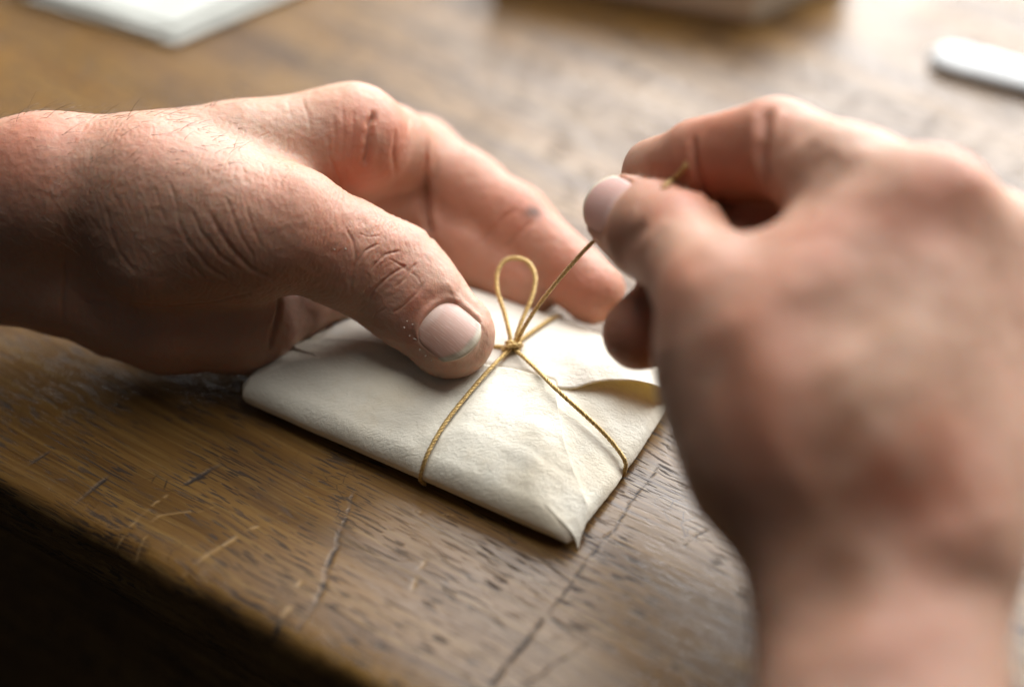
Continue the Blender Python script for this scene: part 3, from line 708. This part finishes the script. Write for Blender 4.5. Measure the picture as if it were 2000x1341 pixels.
    fr = nail_frame(C0 + tn * 0.25 , ax + np.array([0.12, 0.02, 0]), nrm(-ray_dir(890, 650) * 0.6 + np.array([0.05, -.1, .75])))
    V = nail_skin(V, fr, 7.0, 13.2, 10.5, 0.65)
    V[:, 2] = np.maximum(V[:, 2], 0.3)
    blobs = [(760, 520, 7, RED), (800, 610, 5, DRED), (830, 590, 5, RED), (660, 480, 8, RED), (560, 380, 12, RED), (290, 270, 11, RED), (20, 320, 14, RED), (60, 250, 12, RED), (690, 240, 8, RED), (760, 330, 16, RED), (930, 420, 22, RED), (1040, 385, 9, RED), (1100, 520, 12, DRED),
             (1150, 590, 12, DRED), (670, 170, 12, PALE), (500, 260, 16, PALE), (600, 420, 9, PALE), (380, 620, 30, BRN), (780, 250, 8, RED), (655, 350, 7, RED), (915, 710, 8, BRN), (200, 450, 18, BRN), (1042, 415, 1.7, (0.10, 0.12, 0.10)), (806, 665, 3, RED)]
    col = skin_colour(V, blobs, b)
    org = (wr[0], wr[1], 0.0)
    o = mesh_obj('hand', V, Q, M_SKIN, None, True, col)
    tag(o, 'left hand holding the packet down with its thumb, nail facing up', 'hand')
    nl = nail_plate('thumb_nail', fr, 7.0, 13.2, 10.5, o, ((0.43, 0.245, 0.185), (0.49, 0.33, 0.265), (0.45, 0.38, 0.28)), 1.1)
    # dry flecks of skin beside the nail
    rf = np.random.RandomState(11); fp = np.array([(797, 628), (806, 633), (812, 661), (803, 656), (818, 664), (790, 640), (655, 488), (676, 487), (835, 690), (846, 700), (826, 676)], float); P0 = b.trace(fp[:, 0], fp[:, 1]); tre = V
    VV = []; FF = []; off = 0
    for p0 in P0:
        i = int(np.argmin(((tre - p0) ** 2).sum(1))); p = tre[i]; r_ = rf.uniform(.22, .42); e1 = nrm(rf.normal(0, 1, 3)); e2 = nrm(np.cross(nrm(p - tt), e1)); e1 = np.cross(e2, nrm(p - tt)); o3 = nrm(p - tt) * 0.16
        ring = [p + o3 + (e1 * math.cos(a) * r_ + e2 * math.sin(a) * r_ * .6) * rf.uniform(.6, 1.1) + nrm(p - tt) * rf.uniform(-.05, .2) for a in np.linspace(0, 2 * math.pi, 6, endpoint=False)]
        VV += ring + [p + o3 * 2.2, p - o3]; FF += [(off + k, off + (k + 1) % 6, off + 6) for k in range(6)] + [(off + (k + 1) % 6, off + k, off + 7) for k in range(6)]; off += 8
    fk = mesh_obj('dry_skin', np.array(VV), FF, simple('dry_skin', (0.72, 0.66, 0.58), 0.6)); fk.parent = o; fk['kind'] = 'stuff'
    # arm hair
    rg = np.random.RandomState(3); N = normals(V, Q); VV = []; FF = []; off = 0
    cand = np.where((V[:, 0] < -62) & (V[:, 0] > -128) & (N[:, 2] > -0.1) & (N[:, 2] < 0.98) & (V[:, 2] > 38))[0]
    pick = rg.choice(cand, 700, replace=False)
    for i in pick:
        p = V[i]; n = N[i]; ln = rg.uniform(3, 7.5) * (0.6 if p[0] > -75 else 1)
        d = nrm(n * 0.35 + np.array([0.55, 0.15, -0.25]) + rg.normal(0, .22, 3)); pts = [p]
        for k in range(4):
            d = nrm(d + np.array([0.08, 0, -0.13]) + rg.normal(0, .08, 3)); pts.append(pts[-1] + d * ln / 4)
        v, f4, cp = tube(np.array(pts), np.array([.045, .042, .036, .028, .014]), 3)
        VV.append(v); FF += [tuple(np.array(x) + off) for x in f4.tolist()] + [tuple(np.array(x) + off) for x in cp]; off += len(v)
    h = mesh_obj('arm_hair', np.concatenate(VV), FF, simple('hair', (0.16, 0.10, 0.06), 0.4)); h.parent = o; h['kind'] = 'stuff'
    return b
LB = left_hand()

# ------------------------------------------------------------------ right hand
def UR(px, py, z): return U(px, py, z) - ray_dir(px, py) * 22.0
def right_hand():
    b = Flesh()
    wr = UR(1722, 1120, 32); fo = UR(1735, 1560, 20)
    cmc = UR(1575, 880, 46); tm = UR(1402, 590, 57); ti = UR(1328, 479, 50); tt = UR(1229, 425, 43)
    m2 = UR(1825, 422, 76); p2 = UR(1520, 290, 66); d2 = UR(1372, 318, 56); t2 = UR(1283, 352, 46) + (0, 3, 0)
    m3 = UR(1935, 490, 62); p3 = UR(1560, 405, 50); d3 = UR(1385, 535, 36); t3 = UR(1249, 652, 27)
    m4 = m3 + (7, 5, -15.); m5 = m4 + (2, 2, -14.)
    b.group(0)
    sx = np.array([7.5, 0, 0])
    b.cap(fo - sx - (2, 0, 0), wr - sx, 18, 16, 6); b.cap(fo + sx, wr + sx, 17.5, 15.5, 12)
    b.cap(wr - sx, cmc, 16, 16, 10); b.cap(wr + sx, lerp(wr + sx, m2, .25), 15, 15, 10)
    b.cap(lerp(wr, m2, .2), m2, 17, 13.0, 12); b.cap(lerp(wr + sx, m3, .15), m3, 17, 12.5, 12); b.cap(wr + (6, 6, 0), m4, 15, 12, 12); b.cap(wr + (6, 8, -3), m5, 14, 11, 12)
    b.cap(cmc, lerp(cmc, tm, .6), 17, 14.5, 12)
    b.cap(UR(1470, 900, 38), UR(1395, 740, 46), 14.5, 12.5, 12)                                  # thenar pad
    b.cap(UR(1560, 640, 62), UR(1640, 480, 67), 13, 12, 14)                                    # web
    b.cap(UR(1585, 770, 54), UR(1665, 610, 61), 13.5, 13, 14); b.cap(UR(1600, 900, 48), UR(1700, 760, 55), 15, 15, 14)
    b.cap(UR(1500, 560, 56), UR(1570, 520, 58), 9, 8, 10)
    b.group(8, lerp(cmc, tm, .5), 36, 50); tn = nrm((-0.42, -0.45, 0.62)); ax = nrm(tt - ti)
    b.chain([(cmc, 15.5), (tm, 12.2), (lerp(tm, ti, .55), 10.4), (ti, 10.7), (lerp(ti, tt, .5), 10.2), (tt, 9.5)], 4)
    b.group(6, m2, 30, 46)
    b.chain([(m2, 12.6), (lerp(m2, p2, .5), 11.2), (p2, 10.2), (lerp(p2, d2, .5), 9.3), (d2, 8.8), (t2, 7.9)], 4)
    b.ball(lerp(m2, p2, .6) + (-2, -2, -4), 9.5, 6)
    b.group(3, m3, 20, 36); b.chain([(m3, 12), (p3, 10), (lerp(p3, d3, .5), 9.2), (d3, 9), (t3, 8.2)], 4)
    p4 = m4 + (-38, 16, 4); d4 = p4 + (2, -22, -2); t4 = d4 + (16, -8, 4)
    b.group(2); b.chain([(m4, 11.5), (p4, 9.6), (d4, 8.8), (t4, 8)], 4)
    p5 = m5 + (-28, 12, 8); d5 = p5 + (4, -17, 0); t5 = d5 + (14, -5, 4)
    b.group(2); b.chain([(m5, 10.5), (p5, 8.6), (d5, 7.8), (t5, 7)], 4)
    f = lambda P, cull=False: b.eval(P, cull)
    V, Q = surface(f, (5, -218, 2), (150, 35, 118), 1.6, 1)
    V = relax(V, Q, sstep(-48, -72, V[:, 1]), 70); V = relax(V, Q, 0.5 * sstep(-10, -48, V[:, 1]), 14); N = normals(V, Q)
    cr = [([(1357, 262), (1353, 300), (1365, 345), (1390, 400)], .8, .8), ([(1505, 205), (1492, 240), (1488, 300), (1500, 360), (1512, 385)], 1.5, 1.2),
          ([(1600, 270), (1575, 310), (1560, 350), (1555, 400)], .6, 2.2), ([(1640, 300), (1600, 330), (1575, 380)], .5, 2.0), ([(1540, 450), (1580, 390), (1640, 340), (1700, 320)], .8, 2.4),
          ([(1262, 435), (1240, 460), (1215, 485), (1200, 510)], .7, 2.6), ([(1300, 440), (1270, 480), (1245, 515)], .4, 2.0)]
    for pl, dp, w in cr: V = crease(V, N, b, pl, dp, w)
    # tendons, veins and hollows on the back of the hand
    def bumpline(pl, hgt, w):
        nonlocal V
        r = resample(pl, 15); P = b.trace(r[:, 0], r[:, 1]); d, T = poly_dist(V, P, w * 3)
        V = V + N * (hgt * np.exp(-(d / w) ** 2) * sstep(0, .2, T) * sstep(1, .8, T))[:, None]
    bumpline([(1850, 420), (1800, 600), (1760, 800), (1730, 1000)], 2.4, 5.5); bumpline([(1570, 560), (1610, 620), (1660, 680)], -2.2, 11); bumpline([(1560, 930), (1610, 900), (1660, 930)], -2.4, 12); bumpline([(1320, 540), (1345, 565), (1375, 590)], 1.3, 5); bumpline([(1860, 330), (1890, 340), (1900, 380)], 1.2, 7); bumpline([(1560, 1120), (1600, 1180), (1620, 1260)], -1.6, 11); bumpline([(1880, 1000), (1900, 1060), (1895, 1120)], 1.3, 10); bumpline([(1600, 600), (1660, 760), (1690, 900)], 0.7, 6); bumpline([(1560, 880), (1640, 820), (1740, 760), (1830, 640)], 0.6, 4)
    bumpline([(1400, 560), (1480, 700), (1560, 860), (1640, 1000)], 1.5, 6); bumpline([(1900, 480), (1880, 640), (1840, 800), (1800, 960)], 1.2, 5)
    bumpline([(1500, 980), (1560, 1000), (1620, 1060)], -1.2, 12); bumpline([(1720, 1050), (1700, 1200), (1690, 1330)], 1.3, 6); bumpline([(1640, 1080), (1600, 1200)], -1.0, 9)
    V = relax(V, Q, sstep(-48, -72, V[:, 1]), 40)
    V = V + N * (0.35 * fbm(V * 0.08, 3) + 0.06 * vnoise(V * 0.6))[:, None]
    C0 = b.trace(np.array([1185.]), np.array([420.]))[0]
    vd = -ray_dir(1190, 420)
    nn = nrm((-0.70, -0.187, 0.68)); fr = nail_frame(tt + nn * 9.0 + ax * 1.0, ax, nn)
    V = nail_skin(V, fr, 7.2, 13.5, 9.6)
    V[:, 2] = np.maximum(V[:, 2], 0.4)
    blobs = [(1310, 540, 11, DRED), (1290, 410, 4, DRED), (1470, 620, 14, RED), (1890, 330, 10, DRED), (1780, 420, 10, RED), (1600, 600, 14, BRN), (1590, 450, 12, RED), (1650, 700, 16, BRN), (1600, 930, 14, BRN), (1720, 960, 7, DRED), (1830, 930, 8, BRN), (1700, 600, 12, PALE), (1850, 700, 14, PALE),
             (1750, 800, 12, PALE), (1660, 760, 9, PALE), (1480, 850, 14, DRED), (1700, 1150, 12, PALE), (1620, 1100, 10, BRN), (1850, 1000, 12, RED), (1760, 1250, 14, RED), (1430, 260, 16, DRED), (1320, 310, 12, DRED), (1560, 1010, 14, BRN), (1500, 440, 20, DRED), (1230, 660, 16, DRED), (1350, 450, 8, PALE), (1550, 720, 10, BRN), (1820, 850, 10, RED), (1720, 1260, 42, (0.86, 0.87, 0.87))]
    col = skin_colour(V, blobs, b, SK * np.array((0.98, 0.98, 0.97)))
    o = mesh_obj('hand', V, Q, M_SKIN2, None, True, col)
    tag(o, 'right hand close to the camera pinching the cord end between thumb and forefinger', 'hand')
    nail_plate('thumb_nail', fr, 7.2, 13.5, 9.6, o, ((0.62, 0.38, 0.33), (0.70, 0.50, 0.45), (0.72, 0.64, 0.50)), 0.0)
    return b
RB = right_hand()
# the free end of the cord leaves the knot, runs into the pinch and shows again on the finger pad
ep = np.array([(1296, 366), (1312, 352), (1327, 338), (1338, 324)], float)
EP = RB.trace(ep[:, 0], ep[:, 1]) - ray_dir(ep[:, 0], ep[:, 1]) * 0.9
cord('free_end', PINCH[:7] + [PINCH[6] * 0.5 + EP[0] * 0.5] + list(EP), gold, fuzz=16, seed=6)
def frayed_tip():
    rg = random.Random(5); VV = []; FF = []; off = 0; d = nrm(EP[-1] - EP[-2])
    for k in range(12):
        dd = nrm(d + np.array([rg.uniform(-.6, .6) for _ in range(3)])); p0 = EP[-1] - d * 0.2
        v, f, cp = tube(np.array([p0, p0 + dd * .5, p0 + dd * rg.uniform(.8, 1.3)]), np.array([.14, .12, .08]), 5)
        VV.append(v); FF += [tuple(np.array(x) + off) for x in f.tolist()] + [tuple(np.array(x) + off) for x in cp]; off += len(v)
    keep(mesh_obj('frayed_tip', np.concatenate(VV), FF, M_CORD), gold)
frayed_tip()

# ------------------------------------------------------------------ things lying further back on the table
def slab(name, corners, z0, z1, mat, parent=None, rnd=0.6):
    c = np.array(corners, float); mid = c.mean(0); V = []
    ins = lambda r: mid + (c - mid) * (1 - r / np.linalg.norm(c - mid, axis=1, keepdims=True))
    for cc, z in ((ins(rnd), z0), (c, z0 + rnd), (c, z1 - rnd), (ins(rnd), z1)):
        V += [(p[0], p[1], z) for p in cc]
    n = len(c); Fq = [tuple(range(n))[::-1], tuple(range(3 * n, 4 * n))]
    for l in range(3):
        for k in range(n): Fq.append((l * n + k, l * n + (k + 1) % n, (l + 1) * n + (k + 1) % n, (l + 1) * n + k))
    return mesh_obj(name, V, Fq, mat, parent, smooth=False)
M_PAPER = simple('white_paper', (0.50, 0.50, 0.45), 0.7, 0.14)
def xy(px, py, z=0): return U(px, py, z)[:2]
# sheets of paper, top left
pc = np.array([xy(322, 88), xy(40, -5), xy(300, -190), xy(600, -22)])
paper = empty('paper_stack', (*pc.mean(0), 0)); tag(paper, 'small stack of white paper lying far left at the back of the table', 'paper')
for k in range(4):
    off = np.array([(0, 0), (2.2, -1.4), (-1.8, 2.0), (0.6, 3.4)][k]); an = (0, .03, -.025, .05)[k]; pm = pc.mean(0); rt_ = (pc - pm) @ np.array([[math.cos(an), math.sin(an)], [-math.sin(an), math.cos(an)]]) + pm
    keep(slab('sheet', rt_ + off, 0.15 + k * 0.9, 0.95 + k * 0.9, M_PAPER, rnd=0.15), paper)
# book at the top
bx = [xy(1472, 52), xy(960, -42), xy(1010, -260), xy(1660, -30)]
book = empty('closed_book', (*np.mean(bx, 0), 0)); tag(book, 'closed tan covered book at the back of the table, only its lower edge visible', 'book')
cov = simple('tan_cover', (0.36, 0.26, 0.16), 0.6)
bxa = np.array(bx); bmid = bxa.mean(0)
keep(slab('back_cover', bxa, 0.2, 2.4, cov), book); keep(slab('page_block', bmid + (bxa - bmid) * 0.985, 2.4, 16, simple('book_pages', (0.80, 0.77, 0.68), 0.7), rnd=.1), book); keep(slab('front_cover', bxa, 16, 18.4, cov), book)
# white bone folder, right
def bone_folder():
    a = U(1812, 102, 2.0); d = nrm(U(2010, 152, 2.0) - a); n = np.array([-d[1], d[0], 0]); ln = 150; V = []; ns = 40; nr = 16
    for i in range(ns):
        s = i / (ns - 1); w = 7.0 * math.sqrt(max(0.0, 1 - max(0, 1 - s * ln / 9) ** 2)) * (1 - 0.2 * s) + .05; h = 1.9 * math.sqrt(max(0.0, 1 - max(0, 1 - s * ln / 6) ** 2)) + .05
        for k in range(nr):
            th = 2 * math.pi * k / nr; V.append(a + d * (s * ln) + n * (w * math.cos(th)) + np.array([0, 0, h * math.sin(th)]))
    V = np.array(V); I = np.arange(ns * nr).reshape(ns, nr); J = np.roll(I, -1, 1)
    Fq = [tuple(x) for x in np.stack([I[:-1], J[:-1], J[1:], I[1:]], -1).reshape(-1, 4).tolist()] + [tuple(I[0][::-1]), tuple(I[-1])]
    o = mesh_obj('bone_folder', V, Fq, simple('bone', (0.50, 0.50, 0.49), 0.45, 0.08)); tag(o, 'white rounded stick lying at the right edge of the table', 'stick')
bone_folder()
